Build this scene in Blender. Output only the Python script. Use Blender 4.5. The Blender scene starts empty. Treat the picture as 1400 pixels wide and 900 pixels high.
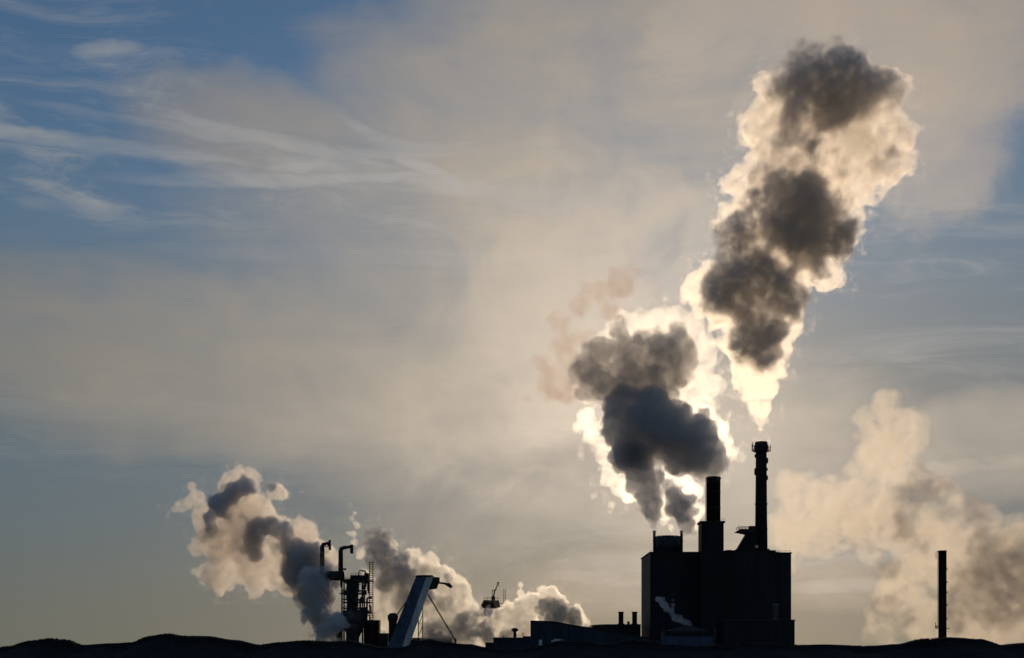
import bpy, bmesh, math, random
import numpy as np
import openvdb
from mathutils import Vector, Matrix

R = math.radians
SC = bpy.context.scene
COL = SC.collection

# ------------------------------------------------------------------ camera
CAMH = 2.0
F = 1944.44            # focal length in photo pixels (50 mm on a 36 mm sensor)
HZ = 893.0             # row of the horizon in the photo
cam_d = bpy.data.cameras.new('camera')
cam_d.lens = 50.0
cam_d.sensor_width = 36.0
cam_d.shift_y = (HZ - 450.0) / 1400.0
cam_d.clip_start = 0.5
cam_d.clip_end = 30000.0
cam = bpy.data.objects.new('camera', cam_d)
COL.objects.link(cam)
cam.location = (0, 0, CAMH)
cam.rotation_euler = (R(90), 0, 0)
SC.camera = cam

# ------------------------------------------------------------------ sun and sky
SUN_PX, SUN_PY = 955, 600
sd = Vector(((SUN_PX - 700) / F, 1.0, (HZ - SUN_PY) / F)).normalized()
SUN_EL = math.asin(sd.z)
SUN_AZ = math.atan2(sd.x, sd.y)
sun_l = bpy.data.lights.new('sun', 'SUN')
sun_l.energy = 2.4
sun_l.angle = R(0.55)
sun_l.color = (1.0, 0.78, 0.54)
sun = bpy.data.objects.new('sun', sun_l)
COL.objects.link(sun)
sun.rotation_euler = (-sd).to_track_quat('-Z', 'Y').to_euler()
sun.location = sd * 500

W = bpy.data.worlds.new("World")
SC.world = W
W.use_nodes = True
W.cycles.sampling_method = 'MANUAL'
W.cycles.sample_map_resolution = 512
nt = W.node_tree
nt.nodes.clear()


class NW:
    """small helper to write node maths"""
    def __init__(self, tree):
        self.t = tree

    def n(self, kind, **kw):
        x = self.t.nodes.new(kind)
        for k, v in kw.items():
            setattr(x, k, v)
        return x

    def put(self, sock, v):
        if hasattr(v, 'is_output') or isinstance(v, bpy.types.NodeSocket):
            self.t.links.new(v, sock)
        else:
            sock.default_value = v

    def m(self, op, a, b=0.0, c=0.0, clamp=False):
        x = self.n('ShaderNodeMath', operation=op)
        x.use_clamp = clamp
        self.put(x.inputs[0], a)
        self.put(x.inputs[1], b)
        self.put(x.inputs[2], c)
        return x.outputs[0]

    def v(self, op, a, b=(0, 0, 0), out=0):
        x = self.n('ShaderNodeVectorMath', operation=op)
        self.put(x.inputs[0], a)
        if op == 'SCALE':
            self.put(x.inputs['Scale'], b)
        else:
            self.put(x.inputs[1], b)
        return x.outputs['Value'] if op in ('DOT_PRODUCT', 'LENGTH', 'DISTANCE') else x.outputs[0]

    def noise(self, vec, scale, detail=4, rough=0.5, dist=0.0, lac=2.0, col=False):
        x = self.n('ShaderNodeTexNoise')
        self.put(x.inputs['Vector'], vec)
        x.inputs['Scale'].default_value = scale
        x.inputs['Detail'].default_value = detail
        x.inputs['Roughness'].default_value = rough
        x.inputs['Lacunarity'].default_value = lac
        x.inputs['Distortion'].default_value = dist
        return x.outputs['Color'] if col else x.outputs[0]

    def ramp(self, v, lo, hi, a=0.0, b=1.0, smooth=True):
        x = self.n('ShaderNodeMapRange')
        x.interpolation_type = 'SMOOTHSTEP' if smooth else 'LINEAR'
        self.put(x.inputs[0], v)
        self.put(x.inputs[1], lo)
        self.put(x.inputs[2], hi)
        self.put(x.inputs[3], a)
        self.put(x.inputs[4], b)
        return x.outputs[0]

    def mix(self, f, a, b, mode='MIX'):
        x = self.n('ShaderNodeMix', data_type='RGBA', blend_type=mode)
        self.put(x.inputs['Factor'], f)
        self.put(x.inputs[6], a)
        self.put(x.inputs[7], b)
        return x.outputs[2]

    def comb(self, x_, y_, z_):
        x = self.n('ShaderNodeCombineXYZ')
        for i, s in enumerate((x_, y_, z_)):
            self.put(x.inputs[i], s)
        return x.outputs[0]


def build_sky():
    N = NW(nt)
    sky = N.n('ShaderNodeTexSky', sky_type='NISHITA')
    sky.sun_disc = False
    sky.sun_elevation = SUN_EL
    sky.sun_rotation = SUN_AZ
    sky.air_density = 1.0
    sky.dust_density = 0.2
    sky.ozone_density = 3.0
    tc = N.n('ShaderNodeTexCoord')
    d = N.v('NORMALIZE', tc.outputs['Generated'])
    s = N.n('ShaderNodeSeparateXYZ')
    N.put(s.inputs[0], d)
    dx, dy, dz = s.outputs
    # organic warp of the direction so that no cloud bank has a drawn edge
    w = N.v('SUBTRACT', N.noise(d, 3.0, 4, 0.55, col=True), (0.5, 0.5, 0.5))
    dw = N.v('ADD', d, N.v('SCALE', w, 0.16))
    s2 = N.n('ShaderNodeSeparateXYZ')
    N.put(s2.inputs[0], dw)
    u, _y, v = s2.outputs

    # the same with hardly any warp, for fibrous streaks
    wf = N.v('SUBTRACT', N.noise(N.v('MULTIPLY', d, (2.5, 2.5, 9.0)), 6.0, 4, 0.62, col=True), (0.5, 0.5, 0.5))
    dws = N.v('ADD', d, N.v('SCALE', wf, 0.012))
    s3 = N.n('ShaderNodeSeparateXYZ')
    N.put(s3.inputs[0], dws)
    us, _ys, vs = s3.outputs

    def bank(px, py, rx, ry, ang=0.0, wgt=1.0, sharp=1.0, uv=None):
        """a soft cloud bank about one sky direction"""
        uu, vv = uv or (u, v)
        c = Vector(((px - 700) / F, 1.0, (HZ - py) / F)).normalized()
        a = R(ang)
        du, dv = N.m('SUBTRACT', uu, c.x), N.m('SUBTRACT', vv, c.z)
        p = N.m('ADD', N.m('MULTIPLY', du, math.cos(a) * F / rx), N.m('MULTIPLY', dv, math.sin(a) * F / rx))
        q = N.m('ADD', N.m('MULTIPLY', du, -math.sin(a) * F / ry), N.m('MULTIPLY', dv, math.cos(a) * F / ry))
        r2 = N.m('ADD', N.m('MULTIPLY', p, p), N.m('MULTIPLY', q, q))
        return N.ramp(r2, 1.0 + sharp, max(0.0, 1.0 - sharp), 0.0, wgt)

    def total(items):
        t = items[0]
        for i in items[1:]:
            t = N.m('MAXIMUM', t, i)
        return t

    def colour(g, a, b):
        """a + b g, per channel"""
        return N.v('ADD', a, N.v('SCALE', b, g))

    cosn = N.v('DOT_PRODUCT', d, tuple(sd))
    ang = N.m('ARCCOSINE', N.m('MINIMUM', cosn, 0.99999))          # angle from the sun
    g = N.m('EXPONENT', N.m('MULTIPLY', ang, -4.5))                # forward scattering of thin cloud and mist
    gc = N.m('MINIMUM', g, 0.62)
    tight = N.m('EXPONENT', N.m('MULTIPLY', ang, -16.0))

    fine = N.noise(dw, 13.0, 6, 0.62, 0.5)
    soft = N.noise(dw, 4.0, 3, 0.55, 0.5)
    comb = N.noise(N.v('MULTIPLY', dws, (3.0, 3.0, 12.0)), 2.2, 5, 0.6, 0.5)
    puffy = N.m('SUBTRACT', N.m('ADD', N.m('MULTIPLY', fine, 0.6), N.m('MULTIPLY', soft, 0.4)), 0.5)
    tex = N.m('SUBTRACT', N.m('ADD', N.m('ADD', N.m('MULTIPLY', fine, 0.3), N.m('MULTIPLY', soft, 0.35)), N.m('MULTIPLY', comb, 0.35)), 0.5)
    # veils of drifting vapour and thin cloud
    veil = total([
        bank(340, 480, 430, 120, -6, 0.68, 0.95),
        bank(680, 160, 225, 170, 25, 0.76, 0.85),
        bank(450, 225, 230, 70, -12, 0.66, 0.9),
        bank(800, 60, 260, 80, 8, 0.66, 0.9),
        bank(930, 200, 300, 140, 25, 0.55, 0.98),
        bank(600, 330, 300, 150, 0, 0.62, 0.98),
        bank(650, 500, 230, 130, 0, 0.82, 0.98),
        bank(590, 560, 260, 140, 0, 0.5, 0.98),
        bank(820, 640, 420, 150, 0, 0.5, 0.95),
        bank(1000, 800, 500, 60, 0, 0.45, 0.95),
        bank(1340, 640, 200, 70, 5, 0.62, 0.9),
        bank(1130, 60, 360, 130, 8, 0.72, 0.95),
    ])
    va = N.ramp(N.m('ADD', veil, N.m('MULTIPLY', tex, 1.7)), 0.17, 0.95, 0.0, 0.95, False)
    uvs0 = (us, vs)
    # nearer drift of old steam: brighter, edges torn by the wind
    drift = total([
        bank(800, 430, 230, 190, 20, 0.78, 0.95),
        bank(690, 380, 110, 90, 40, 0.72, 0.8),
        bank(790, 320, 120, 50, 20, 0.72, 0.7),
        bank(905, 330, 130, 90, 10, 0.70, 0.9),
        bank(700, 560, 190, 150, 20, 0.55, 0.95),
        bank(1230, 100, 200, 180, 20, 0.98, 0.9),
        bank(1310, 200, 80, 90, 0, 0.78, 0.8),
        bank(1120, 20, 200, 70, 10, 0.85, 0.9),
        bank(850, 790, 130, 14, -2, 0.62, 0.95, uvs0),
        bank(1140, 800, 120, 12, 3, 0.62, 0.95, uvs0),
        bank(1300, 640, 130, 14, 6, 0.55, 0.95, uvs0),
    ])
    da = N.m('MULTIPLY', N.ramp(N.m('ADD', drift, N.m('MULTIPLY', puffy, 2.1)), 0.30, 0.80),
             N.ramp(N.m('ADD', drift, N.m('MULTIPLY', tex, 2.2)), 0.1, 1.25, 0.12, 0.78, False))
    # cirrus: long streaks, fanned a little
    st = N.v('MULTIPLY', N.v('ADD', d, N.v('SCALE', w, 0.05)), (2.2, 2.2, 22.0))
    cir = N.noise(st, 2.3, 6, 0.65, 0.9)
    st2 = N.v('MULTIPLY', N.v('ADD', d, N.v('SCALE', w, 0.10)), (5.0, 5.0, 16.0))
    cir2 = N.noise(st2, 3.1, 6, 0.65, 0.5)
    uvs = (us, vs)
    cmask = total([
        bank(70, 80, 230, 80, 0, 0.6, 0.9),
        bank(300, 215, 420, 75, -4, 1.0, 0.8),
        bank(1350, 330, 200, 60, 0, 0.5, 0.9),
        bank(1370, 500, 200, 50, 0, 0.5, 0.9),
        bank(850, 780, 500, 60, 0, 0.45, 0.9),
        bank(150, 560, 400, 70, 0, 0.25, 0.9),
    ])
    lines = total([
        bank(90, 190, 190, 9, -3, 0.95, 0.98, uvs),
        bank(250, 178, 150, 6, -4, 0.5, 0.98, uvs),
        bank(390, 246, 190, 8, 3, 0.85, 0.98, uvs),
        bank(380, 195, 130, 8, -8, 0.75, 0.98, uvs),
        bank(570, 222, 90, 9, -27, 0.85, 0.98, uvs),
        bank(660, 262, 120, 12, -6, 0.6, 0.98, uvs),
        bank(150, 68, 40, 10, 8, 0.6, 0.98, uvs),
        bank(100, 280, 60, 9, 2, 0.3, 0.98, uvs),
        bank(520, 350, 250, 10, 0, 0.25, 0.98, uvs),
    ])
    la = N.m('MULTIPLY', lines, N.ramp(comb, 0.3, 0.62, 0.25, 1.0))
    ca = N.m('MULTIPLY', cmask, N.m('ADD', N.m('MULTIPLY', N.ramp(cir, 0.47, 0.72), 0.75),
                                    N.m('MULTIPLY', N.ramp(cir2, 0.48, 0.72), 0.55)), clamp=True)
    ca = N.m('MAXIMUM', N.m('MULTIPLY', ca, 0.75), la)

    # the clear sky above, paling into mist towards the horizon
    base = N.v('MULTIPLY', sky.outputs[0], (0.72, 0.87, 0.99))
    mist_hi = colour(g, (1.35, 2.15, 2.7), (4.9, 3.0, 1.4))
    mist_lo = colour(g, (1.75, 1.95, 1.7), (6.4, 4.4, 2.5))
    mist = N.mix(N.ramp(dz, 0.13, 0.0), mist_hi, mist_lo)
    out = N.mix(N.ramp(dz, 0.40, 0.14, 0.12, 1.0), base, mist)
    warm = N.ramp(dz, 0.12, 0.01)      # thin cloud low down is seen through more air
    vc = N.v('MULTIPLY', colour(gc, (2.4, 2.35, 2.2), (13.0, 10.3, 7.4)), N.mix(warm, (1, 1, 1, 1), (1.02, 0.93, 0.80, 1)))
    out = N.mix(va, out, vc)
    out = N.mix(ca, out, colour(gc, (3.6, 3.9, 4.2), (9.5, 7.6, 5.8)))
    out = N.mix(da, out, colour(gc, (4.3, 3.4, 2.7), (11.5, 9.9, 7.8)))
    out = N.v('ADD', out, N.v('SCALE', (3.2, 2.9, 2.4), tight))
    bg = N.n('ShaderNodeBackground')
    N.put(bg.inputs[0], out)
    bg.inputs[1].default_value = 0.148
    o = N.n('ShaderNodeOutputWorld')
    nt.links.new(bg.outputs[0], o.inputs[0])


build_sky()
SC.view_settings.view_transform = 'Standard'
SC.view_settings.look = 'None'
SC.view_settings.exposure = -1.2
SC.view_settings.gamma = 1.0
SC.render.engine = 'CYCLES'
cy = SC.cycles
cy.max_bounces = 12
cy.volume_bounces = 6
cy.use_adaptive_sampling = True
cy.adaptive_threshold = 0.02
cy.diffuse_bounces = 2
cy.glossy_bounces = 2
cy.transparent_max_bounces = 96
cy.volume_step_rate = 1.0
cy.volume_max_steps = 256
cy.sample_clamp_indirect = 6.0
cy.use_denoising = True


# ------------------------------------------------------------------ helpers
def P(px, py, Y):
    return Vector(((px - 700.0) / F * Y, Y, CAMH + (HZ - py) / F * Y))


def tag(o, label=None, cat=None, group=None, kind=None):
    if label: o['label'] = label
    if cat: o['category'] = cat
    if group: o['group'] = group
    if kind: o['kind'] = kind
    return o


def link(name, me, mat=None, parent=None):
    o = bpy.data.objects.new(name, me)
    COL.objects.link(o)
    if mat: me.materials.append(mat)
    if parent: o.parent = parent
    return o


# ---- lattice noise on a regular grid (B-spline weights along each axis)
def axis_w(n, h, off, lam, period):
    x = (np.arange(n) * h + off) / lam
    i = np.floor(x).astype(int)
    t = x - i
    w = np.stack([(1 - t) ** 3 / 6, (3 * t ** 3 - 6 * t ** 2 + 4) / 6,
                  (-3 * t ** 3 + 3 * t ** 2 + 3 * t + 1) / 6, t ** 3 / 6], 1)
    lo = i.min() - 1
    m = np.zeros((n, i.max() - lo + 4), np.float32)
    r = np.arange(n)
    for k in range(4):
        m[r, i - 1 + k - lo] += w[:, k]
    return m


def gnoise(shape, h, lam, rng):
    ms = [axis_w(n, h, rng.random() * lam, lam, 0) for n in shape]
    L = rng.standard_normal([m.shape[1] for m in ms]).astype(np.float32)
    L = np.tensordot(ms[0], L, (1, 0))
    L = np.tensordot(L, ms[1], (1, 1)).transpose(0, 2, 1)
    L = np.tensordot(L, ms[2], (2, 1))
    return L * 1.6


def puff_mesh(name, balls, h, seed, amp, lam=14.0, octs=5, kids=9, kid=0.42, levels=2, pers=0.66):
    """balls = list of (centre Vector, radius). A billowing closed hull round them."""
    rng = np.random.default_rng(seed)
    S = [(np.array(c), r) for c, r in balls]
    cur = list(S)
    for lv in range(levels):
        nxt = []
        for c, r in cur:
            if r < h * 2.2:
                continue
            for _ in range(kids):
                v = rng.standard_normal(3)
                v /= np.linalg.norm(v)
                rr = r * kid * (0.6 + 0.7 * rng.random())
                nxt.append((c + v * (r - rr * 0.25), rr))
        S += nxt
        cur = nxt
    C = np.array([s[0] for s in S])
    Rr = np.array([s[1] for s in S])
    pad = h * 3 + amp * 1.5
    lo = (C - Rr[:, None]).min(0) - pad
    hi = (C + Rr[:, None]).max(0) + pad
    n = np.ceil((hi - lo) / h).astype(int) + 1
    f = np.full(n, 1e3, np.float32)
    rad = np.ones(n, np.float32)
    ax = [lo[k] + np.arange(n[k]) * h for k in range(3)]
    mar = amp * 1.6 + 2 * h
    n0 = len(balls)
    for k_, (c, r) in enumerate(zip(C, Rr)):
        a = np.maximum(((c - r - mar - lo) / h).astype(int), 0)
        b = np.minimum(((c + r + mar - lo) / h).astype(int) + 2, n)
        X = (ax[0][a[0]:b[0]] - c[0])[:, None, None]
        Y = (ax[1][a[1]:b[1]] - c[1])[None, :, None]
        Z = (ax[2][a[2]:b[2]] - c[2])[None, None, :]
        d = np.sqrt(X * X + Y * Y + Z * Z) - r
        sub = f[a[0]:b[0], a[1]:b[1], a[2]:b[2]]
        if k_ < n0:      # the noise is as strong as the local size of the plume allows
            rs = rad[a[0]:b[0], a[1]:b[1], a[2]:b[2]]
            rs[d < sub] = min(1.0, r / (3.2 * amp))
        np.minimum(sub, d, out=sub)
    A, l = amp, lam
    for _ in range(octs):
        if l < 1.6 * h: break
        f += A * 0.8 * rad * gnoise(n, h, l, rng)
        A *= pers
        l *= 0.5
    bg = 3 * h
    f = np.clip(f, -bg, bg)
    f[[0, -1]] = bg; f[:, [0, -1]] = bg; f[:, :, [0, -1]] = bg
    g = openvdb.FloatGrid(bg)
    g.copyFromArray(np.ascontiguousarray(f, dtype=np.float32))
    pts, quads = g.convertToQuads(0.0)
    pts = pts * h + lo
    me = bpy.data.meshes.new(name)
    me.vertices.add(len(pts))
    me.vertices.foreach_set('co', pts.astype(np.float32).ravel())
    me.loops.add(len(quads) * 4)
    me.polygons.add(len(quads))
    me.loops.foreach_set('vertex_index', quads.astype(np.int32).ravel())
    me.polygons.foreach_set('loop_start', np.arange(0, len(quads) * 4, 4, dtype=np.int32))
    me.update(calc_edges=True)
    me.validate()
    q = quads
    a, b, c = pts[q[:, 0]], pts[q[:, 1]], pts[q[:, 2]]
    vol = np.einsum('ij,ij->i', a - pts[0], np.cross(b - pts[0], c - pts[0])).sum()
    print('puff', name, len(pts), tuple(n), 'vol', vol)
    return me



def skin_mat(name, film=0.03):
    """the outermost droplets: a very faint translucent skin on the billows"""
    m = bpy.data.materials.new(name)
    m.use_nodes = True
    t = m.node_tree
    t.nodes.clear()
    N = NW(t)
    out = N.n('ShaderNodeOutputMaterial')
    tr = N.n('ShaderNodeBsdfTransparent')
    df = N.n('ShaderNodeBsdfTranslucent')
    df.inputs[0].default_value = (1, 1, 1, 1)
    mx = N.n('ShaderNodeMixShader')
    mx.inputs[0].default_value = film
    t.links.new(tr.outputs[0], mx.inputs[1])
    t.links.new(df.outputs[0], mx.inputs[2])
    t.links.new(mx.outputs[0], out.inputs['Surface'])
    return m


def vol_mat(name, density, color=(1, 1, 1), g=0.7, nscale=0.12, lo=0.3, hi=0.62, floor=0.0, band=4.0, erode=0.0):
    m = bpy.data.materials.new(name)
    m.use_nodes = True
    t = m.node_tree
    t.nodes.clear()
    N = NW(t)
    out = N.n('ShaderNodeOutputMaterial')
    v = N.n('ShaderNodeVolumePrincipled')
    v.inputs['Color'].default_value = (*color, 1)
    v.inputs['Density Attribute'].default_value = ''
    v.inputs['Temperature Attribute'].default_value = ''
    v.inputs['Anisotropy'].default_value = g
    at = N.n('ShaderNodeAttribute', attribute_name='density')
    tc = N.n('ShaderNodeTexCoord')
    n = N.noise(tc.outputs['Object'], nscale, 5, 0.68)
    nz = N.ramp(n, lo, hi, floor, 1.0)
    # the skin is torn: the noise eats into the depth below the hull before the droplets thicken
    depth = N.m('MULTIPLY_ADD', at.outputs['Fac'], DEEP, N.m('MULTIPLY', N.m('SUBTRACT', n, 0.5 + 0.06), erode))
    D = N.ramp(depth, 0.0, band)
    N.put(v.inputs['Density'], N.m('MULTIPLY', N.m('MULTIPLY', D, nz), density))
    t.links.new(v.outputs[0], out.inputs['Volume'])
    m.cycles.volume_step_rate = STEP
    return m


STEP = 2.3
DEEP = 60.0      # depth over which the grid keeps rising; the material reads its first few metres


def fill(hull, name, voxel, mat, parent):
    """a grid of droplets filling the hull, thin at its skin"""
    vd = bpy.data.volumes.new(name)
    o = bpy.data.objects.new(name, vd)
    COL.objects.link(o)
    vd.materials.append(mat)
    md = o.modifiers.new('fill', 'MESH_TO_VOLUME')
    md.object = hull
    md.density = 1.0
    md.interior_band_width = DEEP
    md.resolution_mode = 'VOXEL_SIZE'
    md.voxel_size = voxel
    o.parent = parent
    return o


def balls(lst, Y, seed=0, jit=0.5, depth=0.0):
    """(px, py, r_px[, dY]) -> balls in metres, scattered in depth; big ones are backed by neighbours"""
    rnd = random.Random(seed)
    out = []
    for b in lst:
        px, py, r = b[:3]
        y = Y + (b[3] if len(b) > 3 else 0) + rnd.uniform(-1, 1) * jit * r * Y / F + depth
        out.append((P(px, py, y), r * y / F))
    return out


def plume(name, label, group, outer, core, Y, h, seed, d_out, d_core, g=0.72, col=(1, 1, 1), ccol=None,
          amp_o=3.0, amp_c=2.5, lam=14.0, kids=9, jit=0.5, core_depth=0.0, cat='steam plume', film=0.02, kidc=0.42, kid=0.42, core_jit=0.6,
          band=4.0, cband=3.0, cs=1.12, er=14.0, cer=14.0, nz=(0.36, 0.62, 0.06), cnz=(0.36, 0.6, 0.04), ns=0.12, gc=0.4):
    """outer = pale thin vapour, core = thick dark clumps inside it (or the whole plume when outer is None)"""
    first = outer or core
    amp = amp_o if outer else amp_c
    me = puff_mesh(name, balls(first, Y, seed, jit), h, seed, amp, lam, kids=kids, kid=kid)
    root = link(name, me, skin_mat(name + '_skin', film))
    tag(root, label, cat, group)
    if outer:
        fill(root, 'vapour', h * 1.31, vol_mat(name + '_vapour', d_out, col, g, ns, *nz, band, er), root)
    if core:
        if outer:
            me = puff_mesh('dense_core', [(c, r * cs) for c, r in balls(core, Y, seed + 7, core_jit, core_depth)], h, seed + 3, amp_c, lam * 0.9, kids=kids, kid=kidc)
            hull = link('dense_core', me, skin_mat(name + '_core_skin', 0.01), root)
        else:
            hull = root
        fill(hull, 'dense_smoke', h * 1.137, vol_mat(name + '_dense', d_core, ccol or col, gc, ns * 1.3, *cnz, cband, cer), root)
    return root


# ------------------------------------------------------------------ materials
def pmat(name, col, rough=0.8, metal=0.0, var=0.25, scale=0.6, bump=0.0, stretch=(1, 1, 1)):
    m = bpy.data.materials.new(name)
    m.use_nodes = True
    N = NW(m.node_tree)
    b = m.node_tree.nodes['Principled BSDF']
    tc = N.n('ShaderNodeTexCoord')
    v = N.v('MULTIPLY', tc.outputs['Object'], stretch)
    n = N.noise(v, scale, 6, 0.6)
    a = tuple(c * (1 - var) for c in col) + (1,)
    z = tuple(min(1, c * (1 + var)) for c in col) + (1,)
    N.put(b.inputs['Base Color'], N.mix(N.ramp(n, 0.35, 0.65), a, z))
    b.inputs['Roughness'].default_value = rough
    b.inputs['Metallic'].default_value = metal
    b.inputs['Specular IOR Level'].default_value = 0.25
    if bump:
        bm_ = N.n('ShaderNodeBump')
        bm_.inputs['Strength'].default_value = bump
        bm_.inputs['Distance'].default_value = 0.2
        N.put(bm_.inputs['Height'], n)
        N.put(b.inputs['Normal'], bm_.outputs[0])
    return m


def clad_mat(name, col, pitch=1.2, rough=0.6):
    """profiled sheet cladding: vertical ribs and weather streaks"""
    m = pmat(name, col, rough, 0, 0.25, 0.25, 0, (1, 1, 0.15))
    t = m.node_tree
    N = NW(t)
    b = t.nodes['Principled BSDF']
    tc = N.n('ShaderNodeTexCoord')
    w = N.n('ShaderNodeTexWave', wave_type='BANDS', bands_direction='X')
    N.put(w.inputs['Vector'], tc.outputs['Object'])
    w.inputs['Scale'].default_value = 1.0 / pitch
    bp = N.n('ShaderNodeBump')
    bp.inputs['Strength'].default_value = 0.6
    bp.inputs['Distance'].default_value = 0.15
    N.put(bp.inputs['Height'], w.outputs[1])
    N.put(b.inputs['Normal'], bp.outputs[0])
    return m


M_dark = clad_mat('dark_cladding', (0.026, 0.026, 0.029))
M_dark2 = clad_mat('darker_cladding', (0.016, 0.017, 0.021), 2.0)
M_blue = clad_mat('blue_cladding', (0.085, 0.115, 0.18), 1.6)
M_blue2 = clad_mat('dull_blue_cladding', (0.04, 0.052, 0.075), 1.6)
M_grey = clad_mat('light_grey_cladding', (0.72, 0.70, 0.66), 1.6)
M_roof = pmat('bitumen_roof', (0.03, 0.03, 0.032), 0.9)
M_roofg = pmat('weathered_roof', (0.07, 0.07, 0.075), 0.7)
M_steel = pmat('painted_steel', (0.04, 0.04, 0.042), 0.6, 0.2, 0.3)
M_rust = pmat('rusty_steel', (0.06, 0.045, 0.035), 0.8, 0.1, 0.4)
M_conc = pmat('sooty_concrete', (0.06, 0.058, 0.055), 0.9, 0, 0.3, 0.2, 0.3)
M_stack = pmat('chimney_concrete', (0.03, 0.029, 0.028), 0.9, 0, 0.35, 0.15, 0.3, (1, 1, 0.2))
M_pale = pmat('pale_metal', (0.30, 0.30, 0.31), 0.5, 0.2, 0.2)
M_white = pmat('dusty_white_paint', (0.7, 0.7, 0.68), 0.6, 0, 0.1)
M_tank = pmat('blue_grey_tank', (0.04, 0.055, 0.075), 0.5, 0.2, 0.3)
M_glass = pmat('dark_glass', (0.02, 0.025, 0.03), 0.1, 0, 0.1)
M_tyre = pmat('tyre_rubber', (0.02, 0.02, 0.02), 0.9)


# ------------------------------------------------------------------ mesh builder
class MB:
    def __init__(self):
        self.b = bmesh.new()

    def box(self, x0, x1, y0, y1, z0, z1, mat=None):
        vs = [self.b.verts.new(Vector(p) if mat is None else mat @ Vector(p)) for p in
              ((x0, y0, z0), (x1, y0, z0), (x1, y1, z0), (x0, y1, z0), (x0, y0, z1), (x1, y0, z1), (x1, y1, z1), (x0, y1, z1))]
        for f in ((0, 3, 2, 1), (4, 5, 6, 7), (0, 1, 5, 4), (1, 2, 6, 5), (2, 3, 7, 6), (3, 0, 4, 7)):
            self.b.faces.new([vs[i] for i in f])
        return self

    def prism(self, poly, y0, y1):
        """poly in (x, z), extruded along y"""
        a = [self.b.verts.new((x, y0, z)) for x, z in poly]
        c = [self.b.verts.new((x, y1, z)) for x, z in poly]
        self.b.faces.new(a)
        self.b.faces.new(c[::-1])
        k = len(poly)
        for i in range(k):
            self.b.faces.new((a[i], c[i], c[(i + 1) % k], a[(i + 1) % k]))
        return self

    def lathe(self, x, y, prof, n=28, cap=True):
        """prof = [(r, z)...] bottom to top"""
        rings = [[self.b.verts.new((x + r * math.cos(2 * math.pi * k / n), y + r * math.sin(2 * math.pi * k / n), z))
                  for k in range(n)] for r, z in prof]
        for a, c in zip(rings, rings[1:]):
            for k in range(n):
                self.b.faces.new((a[k], a[(k + 1) % n], c[(k + 1) % n], c[k]))
        if cap:
            self.b.faces.new(rings[0][::-1])
            self.b.faces.new(rings[-1])
        return self

    def tube(self, pts, r, n=8):
        pts = [Vector(p) for p in pts]
        prev = None
        rings = []
        for i, p in enumerate(pts):
            d = (pts[min(i + 1, len(pts) - 1)] - pts[max(i - 1, 0)]).normalized()
            up = Vector((0, 1, 0)) if abs(d.y) < 0.9 else Vector((1, 0, 0))
            s = d.cross(up).normalized()
            t = s.cross(d)
            rr = r[i] if isinstance(r, (list, tuple)) else r
            rings.append([self.b.verts.new(p + s * rr * math.cos(2 * math.pi * k / n) + t * rr * math.sin(2 * math.pi * k / n)) for k in range(n)])
        for a, c in zip(rings, rings[1:]):
            for k in range(n):
                self.b.faces.new((a[k], a[(k + 1) % n], c[(k + 1) % n], c[k]))
        self.b.faces.new(rings[0][::-1])
        self.b.faces.new(rings[-1])
        return self

    def bar(self, a, b, w):
        a, b = Vector(a), Vector(b)
        q = (b - a).to_track_quat('Z', 'Y').to_matrix().to_4x4()
        q.translation = a
        return self.box(-w / 2, w / 2, -w / 2, w / 2, 0, (b - a).length, q)

    def rail(self, pts, h=1.1, w=0.12, post=2.0):
        """handrail along a path of points"""
        pts = [Vector(p) for p in pts]
        for a, b in zip(pts, pts[1:]):
            for k in (1.0, 0.5):
                self.bar(a + Vector((0, 0, h * k)), b + Vector((0, 0, h * k)), w)
            n = max(1, int((b - a).length / post))
            for i in range(n + 1):
                p = a.lerp(b, i / n)
                self.bar(p, p + Vector((0, 0, h)), w)
        return self

    def build(self, name, mat, parent=None, smooth=False):
        bmesh.ops.recalc_face_normals(self.b, faces=self.b.faces)
        me = bpy.data.meshes.new(name)
        self.b.to_mesh(me)
        self.b.free()
        o = link(name, me, mat)
        if smooth:
            for p in me.polygons:
                p.use_smooth = abs(p.normal.z) < 0.9
        if parent:
            o.parent = parent
            o.matrix_parent_inverse = Matrix.Translation(-parent.location)
        return o


def empty(name, loc, label, cat, group=None):
    o = bpy.data.objects.new(name, None)
    COL.objects.link(o)
    o.location = loc
    o.empty_display_size = 1
    return tag(o, label, cat, group)


YP = 778.0
def X(px, Y=YP): return (px - 700.0) / F * Y
def Z(py, Y=YP): return CAMH + (HZ - py) / F * Y


# ------------------------------------------------------------------ the ground: one sheet with the dark berm in it
RIDGE = [(-400, 872), (-250, 880), (-100, 874), (-20, 891), (15, 884), (45, 876), (68, 873), (88, 875), (112, 882), (150, 880), (182, 879), (205, 870), (230, 866.5),
         (252, 870), (285, 870.5), (320, 875), (355, 882), (385, 878), (415, 876), (445, 878), (480, 876), (505, 881), (522, 885), (553, 884.5), (568, 878), (588, 874), (608, 878),
         (640, 881), (665, 885), (700, 888), (735, 883), (765, 876.5), (795, 877), (832, 881), (858, 875), (885, 877), (915, 882), (950, 883), (985, 881), (1010, 880),
         (1060, 879), (1092, 882), (1125, 881), (1180, 883.5), (1225, 881), (1260, 875), (1296, 871.5), (1338, 874), (1368, 882), (1400, 879), (1450, 874), (1560, 880), (1800, 870)]


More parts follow.
